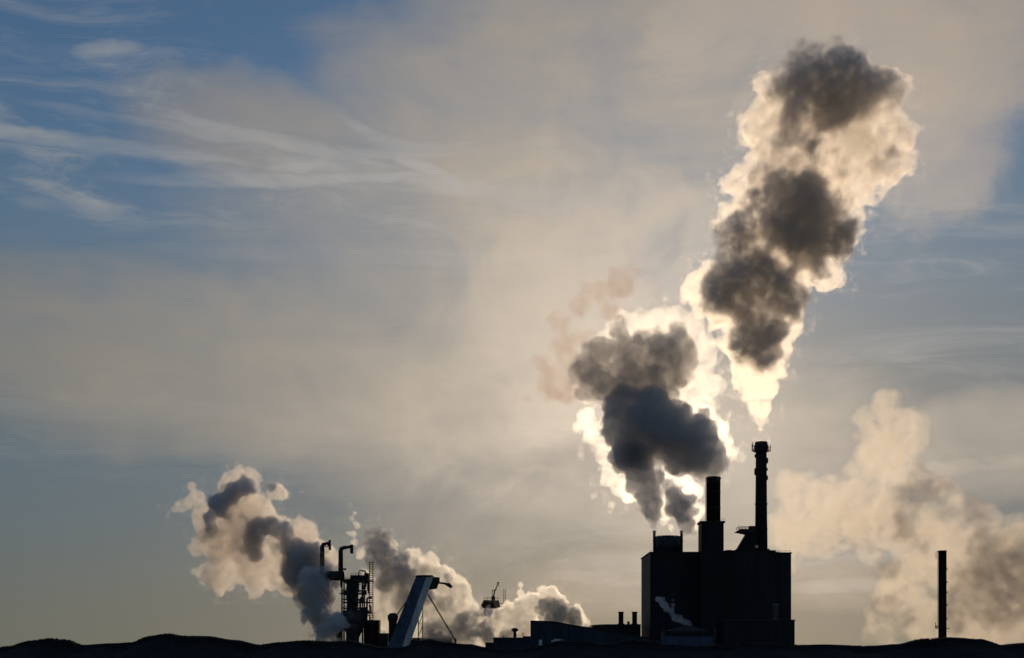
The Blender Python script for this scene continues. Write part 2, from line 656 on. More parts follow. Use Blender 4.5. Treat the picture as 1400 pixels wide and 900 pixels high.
def ridge_h(x, Y):
    px = 700 + x * F / Y
    if px <= RIDGE[0][0]: py = RIDGE[0][1]
    elif px >= RIDGE[-1][0]: py = RIDGE[-1][1]
    else:
        for (a, ya), (b, yb) in zip(RIDGE, RIDGE[1:]):
            if a <= px <= b:
                t = (px - a) / (b - a)
                t = t * t * (3 - 2 * t)
                py = ya + (yb - ya) * t
                break
    return CAMH + (HZ - py) / F * Y


def hash2(i, j):
    v = math.sin(i * 127.1 + j * 311.7) * 43758.5453
    return v - math.floor(v)


def vn(x, y):
    i, j = math.floor(x), math.floor(y)
    a, b = x - i, y - j
    a, b = a * a * (3 - 2 * a), b * b * (3 - 2 * b)
    return ((hash2(i, j) * (1 - a) + hash2(i + 1, j) * a) * (1 - b) + (hash2(i, j + 1) * (1 - a) + hash2(i + 1, j + 1) * a) * b)


YR = 90.0     # distance of the crest of the berm


def berm(x, y):
    """height of the bank in front of the plant: steep faces, a narrow rounded crest"""
    d = abs(y - YR)
    t = max(0.0, 1.0 - d / 13.0)
    if d < 1.2: t = 1.0 - (d * d / 2.4 + 0.6) / 13.0 + 0.046
    return ridge_h(x, YR) * t


def ground():
    bm = bmesh.new()
    ys = [-400, -100, 0, 30, 50, 66, 76] + [77 + 1.0 * k for k in range(10)] + [87 + .3 * k for k in range(21)] + [94 + k for k in range(10)] + [110, 150, 200, 300, 400, 600, 800, 1100, 1600, 2600, 4500, 9000, 15000]
    xs = [-14000, -6000, -2500, -1200, -700, -300, -150, -80] + [-50 + 0.2 * k for k in range(501)] + [80, 150, 300, 700, 1200, 2500, 6000, 14000]
    grid = []
    for y in ys:
        row = []
        for x in xs:
            z = berm(x, y)
            t = min(1.0, z / 2)
            z += t * 0.05 * (vn(x * 0.9, y * 0.6) - 0.5) + t * 0.05 * (vn(x * 2.3, y * 1.8) - 0.5)
            row.append(bm.verts.new((x, y, z)))
        grid.append(row)
    for a, b in zip(grid, grid[1:]):
        for k in range(len(xs) - 1):
            bm.faces.new((a[k], a[k + 1], b[k + 1], b[k]))
    me = bpy.data.meshes.new('ground')
    bm.to_mesh(me)
    bm.free()
    for p in me.polygons: p.use_smooth = True
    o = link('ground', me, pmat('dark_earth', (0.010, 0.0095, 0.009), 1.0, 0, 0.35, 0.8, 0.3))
    o['kind'] = 'structure'
    return o


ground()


def tufts():
    """rough grass along the crest of the berm: one uncountable cover"""
    rnd = random.Random(5)
    bm = bmesh.new()
    for i in range(16000):
        x = rnd.uniform(-46, 46)
        y = YR + rnd.uniform(-2.5, 1.2)
        z = berm(x, y) - 0.03
        dens = vn(x * 0.5, 9.1)
        h = (0.035 + 0.11 * dens * dens) * rnd.uniform(0.5, 1.3)
        for k in range(3):
            a = rnd.uniform(0, 6.28)
            c, s = math.cos(a) * 0.03, math.sin(a) * 0.03
            lx, ly = rnd.uniform(-.05, .05), rnd.uniform(-.05, .05)
            bm.faces.new([bm.verts.new(p) for p in ((x - c, y - s, z), (x + c, y + s, z), (x + lx, y + ly, z + h))])
    me = bpy.data.meshes.new('grass')
    bm.to_mesh(me)
    bm.free()
    o = link('grass', me, pmat('dry_grass', (0.012, 0.012, 0.009), 0.95))
    tag(o, 'rough dark grass along the crest of the berm', 'grass', kind='stuff')


tufts()


# ------------------------------------------------------------------ boiler house
def boiler_house():
    t = empty('boiler_house', (X(980), YP + 25, 0), 'huge black windowless boiler building, the largest block in the scene', 'building')
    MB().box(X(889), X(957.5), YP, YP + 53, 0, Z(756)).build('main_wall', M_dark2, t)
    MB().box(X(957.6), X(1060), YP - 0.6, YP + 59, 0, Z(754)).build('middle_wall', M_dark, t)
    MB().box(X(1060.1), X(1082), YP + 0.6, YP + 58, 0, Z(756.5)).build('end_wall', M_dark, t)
    r = MB()
    r.box(X(888), X(957.4), YP - 0.5, YP + 53.6, Z(756) + .003, Z(754.6))
    r.box(X(991), X(1060.5), YP - 1.1, YP + 59.6, Z(754) + .003, Z(752.6))
    r.box(X(1060.8), X(1083), YP + 0.2, YP + 58.6, Z(756.5) + .003, Z(755.2))
    r.build('parapet', M_roof, t)
    for a, b, c in ((905, 912, 752.2), (1052, 1056, 749), (997, 1003, 750.5), (1064, 1069, 753.2), (985.5, 989, 749.6)):
        MB().box(X(a), X(b), YP + 8, YP + 12, Z(756.4), Z(c)).build('roof_vent', M_steel, t)
    MB().rail([(X(1061), YP + 1.5, Z(755)), (X(1081.5), YP + 1.5, Z(755))], 1.1, 0.1, 2.2).build('roof_railing', M_steel, t)
    MB().rail([(X(889), YP + 0.5, Z(754.6)), (X(900), YP + 0.5, Z(754.6))], 1.1, 0.1, 2.2).build('roof_railing', M_steel, t)
    # louvred strips low on the wall
    for px in (1012, 1024):
        MB().box(X(px), X(px + 6), YP - 0.9, YP - 0.603, Z(838), Z(800)).build('louvre', M_roof, t)
    for k in range(9):
        MB().box(X(1063), X(1079), YP + 0.45, YP + 0.597, Z(770 + k * 8), Z(770 + k * 8) + 0.25).build('wall_rail', M_steel, t)


boiler_house()


def annex():
    t = empty('annex_building', (X(1038), YP - 12, 0), 'low dark annex at the foot of the boiler building, small pale vent on top', 'building')
    XA = lambda p: X(p, YP - 22)
    MB().box(XA(990), XA(1086.5), YP - 22, YP - 2, 0, Z(850)).build('wall', M_dark, t)
    MB().box(XA(989.3), XA(1087.3), YP - 22.6, YP - 1.2, Z(850) + .003, Z(848.6)).build('roof', M_roofg, t)
    for k in range(7):
        MB().box(XA(1006 + k * 11), XA(1006.8 + k * 11), YP - 22.35, YP - 22.003, 0.2, Z(851)).build('rib', M_steel, t)
    MB().box(XA(1018), XA(1027), YP - 22.3, YP - 22.003, 0, 4.5).build('roller_door', M_roofg, t)
    v = MB().lathe(XA(1062), YP - 18, [(1.5, Z(848.6)), (1.5, Z(829)), (1.7, Z(829)), (1.7, Z(827.5))]).build('vent_drum', M_pale, t, True)
    MB().lathe(XA(1037), YP - 17, [(0.35, Z(848.6)), (0.35, Z(832)), (0.6, Z(832)), (0.6, Z(830))], 12).build('vent_pipe', M_steel, t)


annex()


def stair_tower():
    t = empty('stack_tower', (X(975), YP - 4, 0), 'square dark tower against the boiler building carrying the thick chimney', 'tower')
    XA = lambda p: X(p, YP - 9)
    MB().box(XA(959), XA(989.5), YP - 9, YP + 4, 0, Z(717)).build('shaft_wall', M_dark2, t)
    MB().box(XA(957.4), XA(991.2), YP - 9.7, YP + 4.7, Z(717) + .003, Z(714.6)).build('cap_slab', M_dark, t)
    MB().rail([(XA(957.8), YP - 9.4, Z(714.6)), (XA(964), YP - 9.4, Z(714.6))], 1.2, .1, 1.2).build('railing', M_steel, t)
    MB().rail([(XA(986), YP - 9.4, Z(714.6)), (XA(991), YP - 9.4, Z(714.6))], 1.2, .1, 1.2).build('railing', M_steel, t)
    for px in (966, 975, 984):
        MB().box(XA(px) - .22, XA(px) + .22, YP - 9.4, YP - 9.003, 20, Z(719)).build('pilaster', M_dark, t)


stair_tower()


def ladder(m, x, y, z0, z1, w=0.7, step=1.0, th=0.14, cage=0.0):
    m.bar((x - w / 2, y, z0), (x - w / 2, y, z1), th)
    m.bar((x + w / 2, y, z0), (x + w / 2, y, z1), th)
    z = z0 + step / 2
    while z < z1:
        m.bar((x - w / 2, y, z), (x + w / 2, y, z), th)
        z += step
    return m


def thick_chimney():
    y = YP - 2.5
    z0, z1 = Z(714.6) + .003, Z(653)
    t = empty('chimney', (X(974.5), y, z0), 'thick round chimney on the square tower, dark smoke pouring from its top', 'chimney', 'chimneys of the mill')
    r = (X(984) - X(965)) / 2
    MB().lathe(X(974.5), y, [(r, z0), (r, z1 - 1.2), (r + .35, z1 - 1.2), (r + .35, z1 - .5), (r, z1 - .5), (r, z1), (r - .5, z1), (r - .5, z1 - 3)], 40).build('shaft', M_stack, t, True)
    for k in (0.3, 0.65):
        z = z0 + (z1 - z0) * k
        MB().lathe(X(974.5), y, [(r + .02, z), (r + .2, z + .05), (r + .2, z + .35), (r + .02, z + .4)], 40).build('hoop', M_steel, t, True)
    MB().lathe(X(974.5), y, [(r + 0.0, z1 - 5), (r + .05, z1 - 5), (r + .05, z1 - 1.4), (r, z1 - 1.4)], 40, False).build('soot_band', M_dark2, t, True)
    ladder(MB(), X(964.0), y - 1.2, z0, z1 - 1, .55, .8, .16).build('ladder', M_steel, t)
    zz = z0 + 1
    while zz < z1 - 2:
        MB().box(X(963.2), X(966.5), y - 1.0, y - .7, zz, zz + .3).build('ladder_bracket', M_steel, t)
        zz += 1.25


thick_chimney()


def tall_chimney():
    y = YP + 14
    x = X(1040.7, y)
    z0, z1 = Z(754, y) , Z(604.5, y)
    q = lambda px: px / F * y
    t = empty('chimney', (x, y, z0), 'slim tallest chimney with a bulging head, white steam starting above it', 'chimney', 'chimneys of the mill')
    MB().lathe(x, y, [(q(8.6), z0), (q(8.0), Z(700, y)), (q(7.6), Z(660, y)), (q(7.4), Z(618, y))], 36).build('shaft', M_stack, t, True)
    h = MB()
    h.lathe(x, y, [(q(7.4), Z(618, y)+.003), (q(9.6), Z(615, y)), (q(9.8), Z(609, y)), (q(8.6), Z(608.5, y)), (q(8.6), Z(605.3, y)), (q(7.8), Z(604.3, y)), (q(6.8), Z(604.3, y)), (q(6.8), Z(608, y))], 36)
    h.build('head', M_stack, t, True)
    m = MB()
    n = 20
    rr = q(11.2)
    m.lathe(x, y, [(q(9.8) + .02, Z(618, y)), (rr, Z(617.6, y)), (rr, Z(617, y)), (q(9.8) + .02, Z(616.6, y))], 24)
    m.build('platform', M_steel, t)
    m = MB()
    P_ = [(x + rr * math.cos(2 * math.pi * k / n), y + rr * math.sin(2 * math.pi * k / n), Z(617, y)) for k in range(n + 1)]
    m.rail(P_, 1.2, .12, 3)
    m.build('railing', M_steel, t)
    for a, b, c in ((-13, 607, 610.5), (-11.8, 605, 615.5), (12.2, 609, 612)):
        m = MB()
        m.bar((x + q(a), y - 1, Z(617.5, y)), (x + q(a), y - 1, Z(b, y)), .35)
        m.bar((x + q(a), y - 1, Z(c, y)), (x + q(9 if a > 0 else -9), y - 1, Z(c, y)), .35)
        m.bar((x + q(a), y - 1, Z(617, y)), (x + q(9 if a > 0 else -9), y - 1, Z(617, y)), .35)
        m.build('antenna', M_steel, t)
    # wrapped pipes and service boxes that give the head its lumpy outline
    for a, b, c, d in ((5.5, 9.3, 626, 634), (-9.2, -5, 640, 650), (6, 9.0, 650, 657), (-9, -6, 621, 626), (5, 9, 640, 644)):
        m = MB()
        m.box(x + q(a), x + q(b), y - q(3), y + q(3), Z(d, y), Z(c, y))
        bmesh.ops.bevel(m.b, geom=m.b.edges[:], offset=.4, segments=2, affect='EDGES')
        m.build('service_box', M_steel, t)
    ladder(MB(), x + q(3), y - q(8.3), z0, Z(619, y), .7, 1, .16).build('ladder', M_steel, t)
    for py in (690, 725):
        MB().lathe(x, y, [(q(8.2), Z(py, y)), (q(8.9), Z(py, y) + .1), (q(8.9), Z(py, y) + .5), (q(8.1), Z(py, y) + .6)], 36).build('hoop', M_steel, t, True)


tall_chimney()


def flue_duct():
    y = YP + 12
    t = empty('flue_duct', (X(1018, y), y, Z(753, y)), 'slanting black duct leaning into the slim tall chimney under a railed platform', 'duct')
    xx, zz = (lambda p: X(p, y)), (lambda p: Z(p, y))
    MB().prism([(xx(1003), zz(754)), (xx(1009), zz(748)), (xx(1019), zz(731)), (xx(1012), zz(729.5)), (xx(1034), zz(722)), (xx(1034), zz(754))], y - 2.5, y + 2.5).build('duct_body', M_dark2, t)
    MB().prism([(xx(1004.5), zz(727.6)), (xx(1012), zz(729)), (xx(1032), zz(729)), (xx(1032), zz(724.6)), (xx(1010), zz(724.4))], y - 4, y + 4).build('platform', M_steel, t)
    MB().rail([(xx(1008), y - 3.9, zz(724.5)), (xx(1031), y - 3.9, zz(724.5))], 1.5, .22, 1.8).build('railing', M_steel, t)
    MB().rail([(xx(1008), y + 3.9, zz(724.5)), (xx(1031), y + 3.9, zz(724.5))], 1.5, .22, 1.8).build('railing', M_steel, t)
    MB().box(xx(1024), xx(1032), y - 1.5, y + 1.5, zz(724.4), zz(719.5)).build('housing', M_steel, t)
    MB().lathe(xx(1032.5), y - 4.6, [(.35, zz(751)), (.9, zz(750)), (.9, zz(747)), (.3, zz(746))], 12).build('lamp_housing', M_white, t)


flue_duct()


def tank():
    y = YP + 16
    t = empty('tank', (X(913, y), y, Z(755, y)), 'short round blue-grey tank on the left end of the boiler building roof', 'tank')
    r = (X(931, y) - X(895, y)) / 2
    MB().lathe(X(913, y), y, [(r, Z(756, y)), (r, Z(734, y)), (r * .6, Z(732.8, y)), (.1, Z(732.2, y))], 40).build('drum', M_tank, t, True)
    MB().lathe(X(913, y), y, [(r + .01, Z(735, y)), (r + .3, Z(734.8, y)), (r + .3, Z(733.8, y)), (r * .95, Z(733.4, y))], 40).build('rim', M_steel, t)
    for k in (741, 748):
        MB().lathe(X(913, y), y, [(r + .01, Z(k, y)), (r + .15, Z(k, y) + .05), (r + .15, Z(k, y) + .25), (r + .01, Z(k, y) + .3)], 40).build('band', M_steel, t)
    for px, lab in ((894.6, 'thin vent pipe at the left edge of the roof tank, smoke leaning away from it'),
                    (931.8, 'thin vent pipe at the right edge of the roof tank, nearest the square tower')):
        p = empty('vent_pipe', (X(px, y - 9), y - 9, Z(755, y)), lab, 'vent pipe', 'vent pipes beside the roof tank')
        MB().lathe(X(px, y - 9), y - 9, [(.75, Z(756, y)), (.75, Z(730, y)), (.95, Z(730, y)), (.95, Z(727.5, y)), (.6, Z(727.5, y)), (.6, Z(729, y))], 16).build('pipe', M_steel, p, True)
        MB().lathe(X(px, y - 9), y - 9, [(.76, Z(742, y)), (1.0, Z(741.8, y)), (1.0, Z(740.8, y)), (.76, Z(740.6, y))], 16).build('flange', M_steel, p)


tank()


def front_shed():
    y = YP - 60
    t = empty('gabled_shed', (X(942, y), y, 0), 'low blue shed with shallow gable in front of the boiler building', 'shed')
    xx, zz = (lambda p: X(p, y)), (lambda p: Z(p, y))
    MB().box(xx(909.5), xx(976), y, y + 20, 0, zz(869.5)).build('wall', M_blue, t)
    MB().box(xx(909), xx(976.5), y - .5, y + 20.5, zz(869.5) + .003, zz(863)).build('fascia', M_dark2, t)
    MB().prism([(xx(911), zz(863) + .003), (xx(938), zz(856)), (xx(945), zz(855.6)), (xx(972), zz(863) + .003)], y + 1, y + 19).build('roof', M_roofg, t)
    for px in (907.7, 977.3):
        MB().box(xx(px) - .3, xx(px) + .3, y - .6, y + .2, 0, zz(857)).build('corner_post', M_roofg, t)
    MB().box(xx(930), xx(941), y - .15, y - .003, 0, 3.8).build('door', M_roofg, t)


front_shed()


def covered_conveyor():
    y = YP - 70
    t = empty('conveyor_gallery', (X(810, y), y, 0), 'long low blue covered gallery sloping down to the right before the big block', 'conveyor')
    xx, zz = (lambda p: X(p, y)), (lambda p: Z(p, y))
    top = [(725.5, 850), (755, 850.6), (790, 857), (830, 863), (862, 869), (905, 876.5)]
    poly = [(xx(a), zz(b)) for a, b in top] + [(xx(905), 0), (xx(725.5), 0)]
    MB().prism(poly[::-1], y, y + 9).build('wall', M_blue2, t)
    r = MB()
    for (a, b), (c, d) in zip(top, top[1:]):
        r.prism([(xx(a), zz(b) + .003), (xx(c), zz(d) + .003), (xx(c), zz(d) + .55), (xx(a), zz(b) + .55)], y - .4, y + 9.4)
    r.build('roof', M_dark2, t)
    for px, py in ((777, 856), (845, 867)):
        MB().box(xx(px), xx(px) + .25, y - .25, y - .003, 0, zz(py) - .4).build('wall_joint', M_dark2, t)
    for k in range(5):
        MB().box(xx(733 + 8 * k), xx(737.5 + 8 * k), y - .12, y - .003, zz(862), zz(859)).build('window', M_glass, t)


covered_conveyor()


def back_hall():
    y = YP + 20
    t = empty('process_hall', (X(845, y), y, 0), 'flat dark hall behind the blue gallery, joining the big block', 'building')
    xx, zz = (lambda p: X(p, y)), (lambda p: Z(p, y))
    MB().box(xx(792), xx(876), y, y + 30, 0, zz(857)).build('wall', M_dark, t)
    MB().prism([(xx(791), zz(857) + .003), (xx(812), zz(854.5)), (xx(826), zz(853.6)), (xx(876), zz(853.6)), (xx(876), zz(857) + .003)], y - .5, y + 30.5).build('roof', M_roof, t)
    for k in range(4):
        MB().box(xx(808 + 9 * k), xx(813 + 9 * k), y - .12, y - .003, zz(865), zz(861)).build('window', M_glass, t)
    MB().box(xx(800), xx(806), y + 4, y + 8, zz(856), zz(852)).build('roof_vent', M_steel, t)
    MB().box(xx(858.5), xx(861.5), y + 3, y + 5, zz(853.6), zz(849.6)).build('roof_vent', M_steel, t)
    for px, lab in ((850.5, 'short square stub stack on the hall roof, left one of the pair'),
                    (869.3, 'short square stub stack on the hall roof, right one, beside the big block')):
        s = empty('stub_stack', (xx(px), y + 8, zz(854)), lab, 'stack', 'stub stacks on the hall roof')
        MB().lathe(xx(px), y + 8, [(1.4, zz(853.6) + .003), (1.4, zz(837.5)), (1.65, zz(837.5)), (1.65, zz(836)), (1.3, zz(836)), (1.3, zz(837))], 20).build('shaft', M_steel, s, True)
        MB().lathe(xx(px), y + 8, [(1.9, zz(853.5)), (1.9, zz(852.3)), (1.41, zz(852))], 20).build('base_collar', M_steel, s, True)


back_hall()


def low_building():
    y = YP - 30
    t = empty('low_building', (X(695, y), y, 0), 'lowest flat dark building left of the blue gallery', 'building')
    xx, zz = (lambda p: X(p, y)), (lambda p: Z(p, y))
    MB().box(xx(674.5), xx(727), y, y + 18, 0, zz(874)).build('wall', M_blue2, t)
    MB().box(xx(673.8), xx(727.5), y - .4, y + 18.4, zz(874) + .003, zz(871.8)).build('roof', M_roof, t)
    MB().box(xx(663.5), xx(674.4), y + 2, y + 12, 0, zz(878.5)).build('lean_to', M_dark, t)
    for k in range(4):
        MB().box(xx(680 + 10 * k), xx(684 + 10 * k), y - .1, y - .003, zz(879.5), zz(877.5)).build('window', M_glass, t)
    MB().box(xx(715), xx(726), y + 2, y + 10, zz(871.8) + .003, zz(869.8)).build('roof_box', M_steel, t)
    m = empty('mushroom_vent', (xx(704), y + 8, zz(872)), 'mushroom-headed vent standing on the lowest flat roof', 'vent')
    MB().lathe(xx(704), y + 8, [(.8, zz(871.8) + .003), (.8, zz(863.5))], 16).build('stem', M_steel, m, True)
    MB().lathe(xx(704), y + 8, [(1.0, zz(863.5) + .003), (1.8, zz(862)), (1.9, zz(860.5)), (1.3, zz(859)), (.3, zz(858.2))], 20).build('cap', M_steel, m, True)
    for px, hh, lab in ((715, 864.5, 'thin pole on the lowest flat roof, right of the mushroom vent'), (688, 869, 'short thin pole left of the mushroom vent')):
        m = empty('roof_pole', (xx(px), y + 5, zz(872)), lab, 'pole', 'poles on the low roof')
        MB().lathe(xx(px), y + 5, [(.22, zz(871.8) + .003 if px < 710 else zz(869.8) + .003), (.14, zz(hh))], 8).build('pole', M_steel, m)
        MB().box(xx(px) - .5, xx(px) + .5, y + 4.9, y + 5.1, zz(hh + 1.4), zz(hh + 1)).build('crossarm', M_steel, m)


low_building()


def van():
    """small white van parked behind the berm"""
    y = 640.0
    cx = X(765, y)
    gz = Z(880.2, y)
    t = empty('parked_van', (cx, y, gz), 'small white van glimpsed just over the berm before the blue gallery', 'van')
    z = gz
    b = MB()
    b.prism([(cx - 2.6, z + .35), (cx + 2.5, z + .35), (cx + 2.6, z + 1.0), (cx + 1.9, z + 1.15), (cx + 1.3, z + 2.0), (cx - 2.5, z + 2.1), (cx - 2.6, z + 1.9)], y - .95, y + .95)
    bmesh.ops.bevel(b.b, geom=b.b.edges[:], offset=.08, segments=2, affect='EDGES')
    b.build('body', M_white, t)
    MB().prism([(cx + .5, z + 1.2), (cx + 1.65, z + 1.2), (cx + 1.2, z + 1.85), (cx + .5, z + 1.85)], y - .975, y - .953).build('side_window', M_glass, t)
    for dx in (-1.6, 1.6):
        for dy in (-.85, .85):
            w = MB()
            w.tube([(cx + dx, y + dy - .1, z + .36), (cx + dx, y + dy + .1, z + .36)], .36, 16)
            w.build('wheel', M_tyre, t)


def white_tank(px, py, w, lab):
    y = 700.0
    t = empty('storage_tank', (X(px, y), y, 0), lab, 'tank', 'small pale tanks before the low building')
    r = w / F * y / 2
    MB().lathe(X(px, y), y, [(r, 0), (r, Z(py + 1, y)), (r * .6, Z(py, y)), (.1, Z(py - .4, y))], 20).build('shell', M_white, t, True)
    MB().lathe(X(px, y), y, [(.2, Z(py - .2, y)), (.2, Z(py - 1.6, y))], 8).build('vent', M_steel, t)


van()
white_tank(739, 875, 4.4, 'pale domed tank, smaller, further from the white van')
white_tank(756, 876, 5.0, 'pale domed tank right beside the small white van')


def right_chimney():
    y = 700.0
    x = X(1288.5, y)
    xx, zz = (lambda p: X(p, y)), (lambda p: Z(p, y))
    r = 5.4 / F * y
    t = empty('chimney', (x, y, 0), 'lone free-standing chimney far right of the mill, no smoke coming out', 'chimney', 'chimneys of the mill')
    MB().lathe(x, y, [(r * 1.06, 0), (r, zz(860)), (r, zz(754.5)), (r * 1.08, zz(754.5)), (r * 1.08, zz(753)), (r * .8, zz(753)), (r * .8, zz(758))], 32).build('shaft', M_stack, t, True)
    for py in (777, 795, 809, 826, 845):
        MB().box(x + r * .9, x + r * 1.22, y - .5, y + .5, zz(py + 2.2), zz(py)).build('bracket', M_steel, t)
    ladder(MB(), x - r - .3, y, zz(858), zz(753), .5, .9, .12).build('ladder', M_steel, t)
    m = MB()
    for py in (755, 759, 763):
        m.bar((x - r - 1.3, y, zz(py)), (x - r, y, zz(py)), .22)
    m.bar((x - r - 1.3, y, zz(755)), (x - r - 1.3, y, zz(764)), .18)
    m.build('top_cage', M_steel, t)
    m = MB()
    n = 16
    rr = 9.6 / F * y
    m.lathe(x, y, [(r * 1.02, zz(859.6)), (rr, zz(859.6)), (rr, zz(858.8)), (r * 1.02, zz(858.6))], n)
    m.build('platform', M_steel, t)
    m = MB()
    m.rail([(x + rr * math.cos(2 * math.pi * k / n + 2.2), y + rr * math.sin(2 * math.pi * k / n + 2.2), zz(858.8)) for k in range(8)], 1.2, .12, 3)
    m.bar((x - rr, y, zz(859)), (x - rr, y, zz(851)), .25)
    m.bar((x - rr, y, zz(856)), (x - rr + 1, y, zz(858)), .2)
    m.build('railing', M_steel, t)


right_chimney()


# ------------------------------------------------------------------ left process tower
def process_tower():
    y = YP
    xx, zz = (lambda p: X(p, y)), (lambda p: Z(p, y))
    t = empty('process_tower', (xx(485), y, 0), 'open steel process tower tangled with pipes and platforms, left half sunk in steam', 'tower')
    # legs and bracing
    for px in (469, 497):
        for dy in (-5, 5):
            MB().bar((xx(px), y + dy, 0), (xx(px), y + dy, zz(792)), .8).build('leg', M_steel, t)
    lv = [878, 862, 848, 832, 820, 808, 796]
    for dy in (-5, 5):
        m = MB()
        for a, b in zip(lv, lv[1:]):
            m.bar((xx(469), y + dy, zz(a)), (xx(497), y + dy, zz(b)), .35)
            m.bar((xx(469), y + dy, zz(b)), (xx(497), y + dy, zz(b)), .45)
        m.build('bracing', M_steel, t)
    # reactor vessel inside
    MB().lathe(xx(482), y, [(3.6, 0), (3.6, zz(850)), (4.4, zz(846)), (4.4, zz(838)), (3.2, zz(833)), (3.2, zz(800)), (4.2, zz(796)), (4.2, zz(792))], 28).build('vessel', M_tank, t, True)
    # hopper cone and block
    MB().lathe(xx(484), y - 2, [(2.6, 0), (2.6, zz(874)), (7.2, zz(850)), (7.6, zz(840)), (5.6, zz(835))], 28).build('hopper', M_conc, t, True)
    # top drum and platform
    m = MB().tube([(xx(445), y - 1, zz(787.5)), (xx(447), y - 1, zz(787.5)), (xx(470), y - 1, zz(787.5)), (xx(471.5), y - 1, zz(787.5))], [1.5, 2.6, 2.6, 1.9], 20)
    m.build('top_drum', M_steel, t, True)
    MB().box(xx(468), xx(503.5), y - 6, y + 6, zz(795), zz(793)).build('platform', M_steel, t)
    MB().box(xx(480), xx(502), y - 4, y + 4, zz(793) + .003, zz(787)).build('plant_room', M_dark, t)
    MB().box(xx(499), xx(504), y - 3, y + 3, zz(798), zz(784)).build('hoist_box', M_steel, t)
    MB().rail([(xx(469), y - 5.8, zz(793)), (xx(503), y - 5.8, zz(793))], 1.2, .15, 2).build('railing', M_steel, t)
    MB().rail([(xx(481), y - 3.8, zz(787)), (xx(499), y - 3.8, zz(787))], 1.2, .15, 2).build('railing', M_steel, t)
    for a, b, c in ((466, 500, 812), (470, 508, 824), (472, 509, 838), (476, 510, 852)):
        MB().box(xx(a), xx(b), y - 6.2, y + 6.2, zz(c) - .25, zz(c) + .25).build('platform', M_steel, t)
    # clutter of pipes
    rnd = random.Random(3)
    for k in range(16):
        m = MB()
        px = rnd.choice((468, 471, 474, 490, 493, 496, 500, 503, 506)) + rnd.uniform(-1, 1)
        a = rnd.uniform(800, 862)
        L = rnd.uniform(8, 30)
        dx = rnd.choice((-5, -3, 3, 5, 7))
        yy = y + rnd.uniform(-7, 6)
        m.tube([(xx(px), yy, zz(a)), (xx(px), yy, zz(a - L * .9)), (xx(px + dx * .3), yy, zz(a - L)), (xx(px + dx), yy, zz(a - L))], rnd.uniform(.25, .6), 8)
        m.build('pipe', M_steel, t, True)
    for k in range(22):
        a, c = (rnd.uniform(466, 500), rnd.uniform(800, 850)) if k < 10 else (rnd.uniform(484, 502), rnd.uniform(795, 852))
        MB().box(xx(a), xx(a + rnd.uniform(3, 7)), y - 6, y - 3, zz(c + rnd.uniform(3, 6)), zz(c)).build('equipment_box', M_steel, t)
    # ladder mast
    m = MB()
    for dy in (-.9, .9):
        ladder(m, xx(508.5), y - 4 + dy, 0, zz(768), 1.9, 1.15, .26)
    m.build('ladder_mast', M_steel, t)
    # elbow pipes on the top
    m = MB()
    m.tube([(xx(465.8), y, zz(790)), (xx(465.8), y, zz(754)), (xx(466.6), y, zz(750.5)), (xx(470), y, zz(749)), (xx(480), y, zz(747.6))],
           [1.35, 1.25, 1.2, 1.0, .75], 16)
    m.build('elbow_pipe', M_steel, t, True)
    MB().box(xx(478.8), xx(483), y - 1, y + 1, zz(757), zz(745)).build('pipe_outlet', M_steel, t)
    m = MB()
    m.tube([(xx(440.5), y, zz(786)), (xx(440.5), y, zz(748)), (xx(442), y, zz(744.5)), (xx(450), y, zz(742.5))], [1.25, 1.25, 1.1, .7], 14)
    m.tube([(xx(444), y, zz(747)), (xx(448), y, zz(748)), (xx(449.5), y, zz(741))], .4, 8)
    m.build('elbow_pipe', M_steel, t, True)
    MB().box(xx(449.5), xx(452.8), y - .8, y + .8, zz(752), zz(738.5)).build('pipe_outlet', M_steel, t)


process_tower()


def small_block(name, px0, px1, py, y, depth, mat, lab, cat='building', win=0):
    xx, zz = (lambda p: X(p, y)), (lambda p: Z(p, y))
    t = empty(name, (xx((px0 + px1) / 2), y, 0), lab, cat)
    MB().box(xx(px0), xx(px1), y, y + depth, 0, zz(py + 1)).build('wall', mat, t)
    MB().box(xx(px0 - .5), xx(px1 + .5), y - .3, y + depth + .3, zz(py + 1) + .003, zz(py)).build('roof', M_roof, t)
    for k in range(win):
        a = px0 + (px1 - px0) * (k + .3) / win
        MB().box(xx(a), xx(a + (px1 - px0) * .4 / win), y - .1, y - .003, zz(py + 5), zz(py + 3)).build('window', M_glass, t)
    return t


small_block('pump_house', 443, 467, 857, YP + 15, 14, M_dark, 'small dark pump house behind the steam at the left foot of the steel tower', 'building', 3)
small_block('switch_house', 499, 518, 848, YP + 4, 10, M_dark, 'small dark house at the right foot of the open steel tower', 'building', 2)
small_block('transformer_hut', 516, 530, 866, YP + 2, 8, M_conc, 'low hut squeezed between the steel tower and the leaning blue gallery', 'hut', 2)
small_block('store_shed', 560, 618, 872, YP + 30, 12, M_dark2, 'flat dark shed behind the foot of the leaning blue gallery', 'shed', 4)


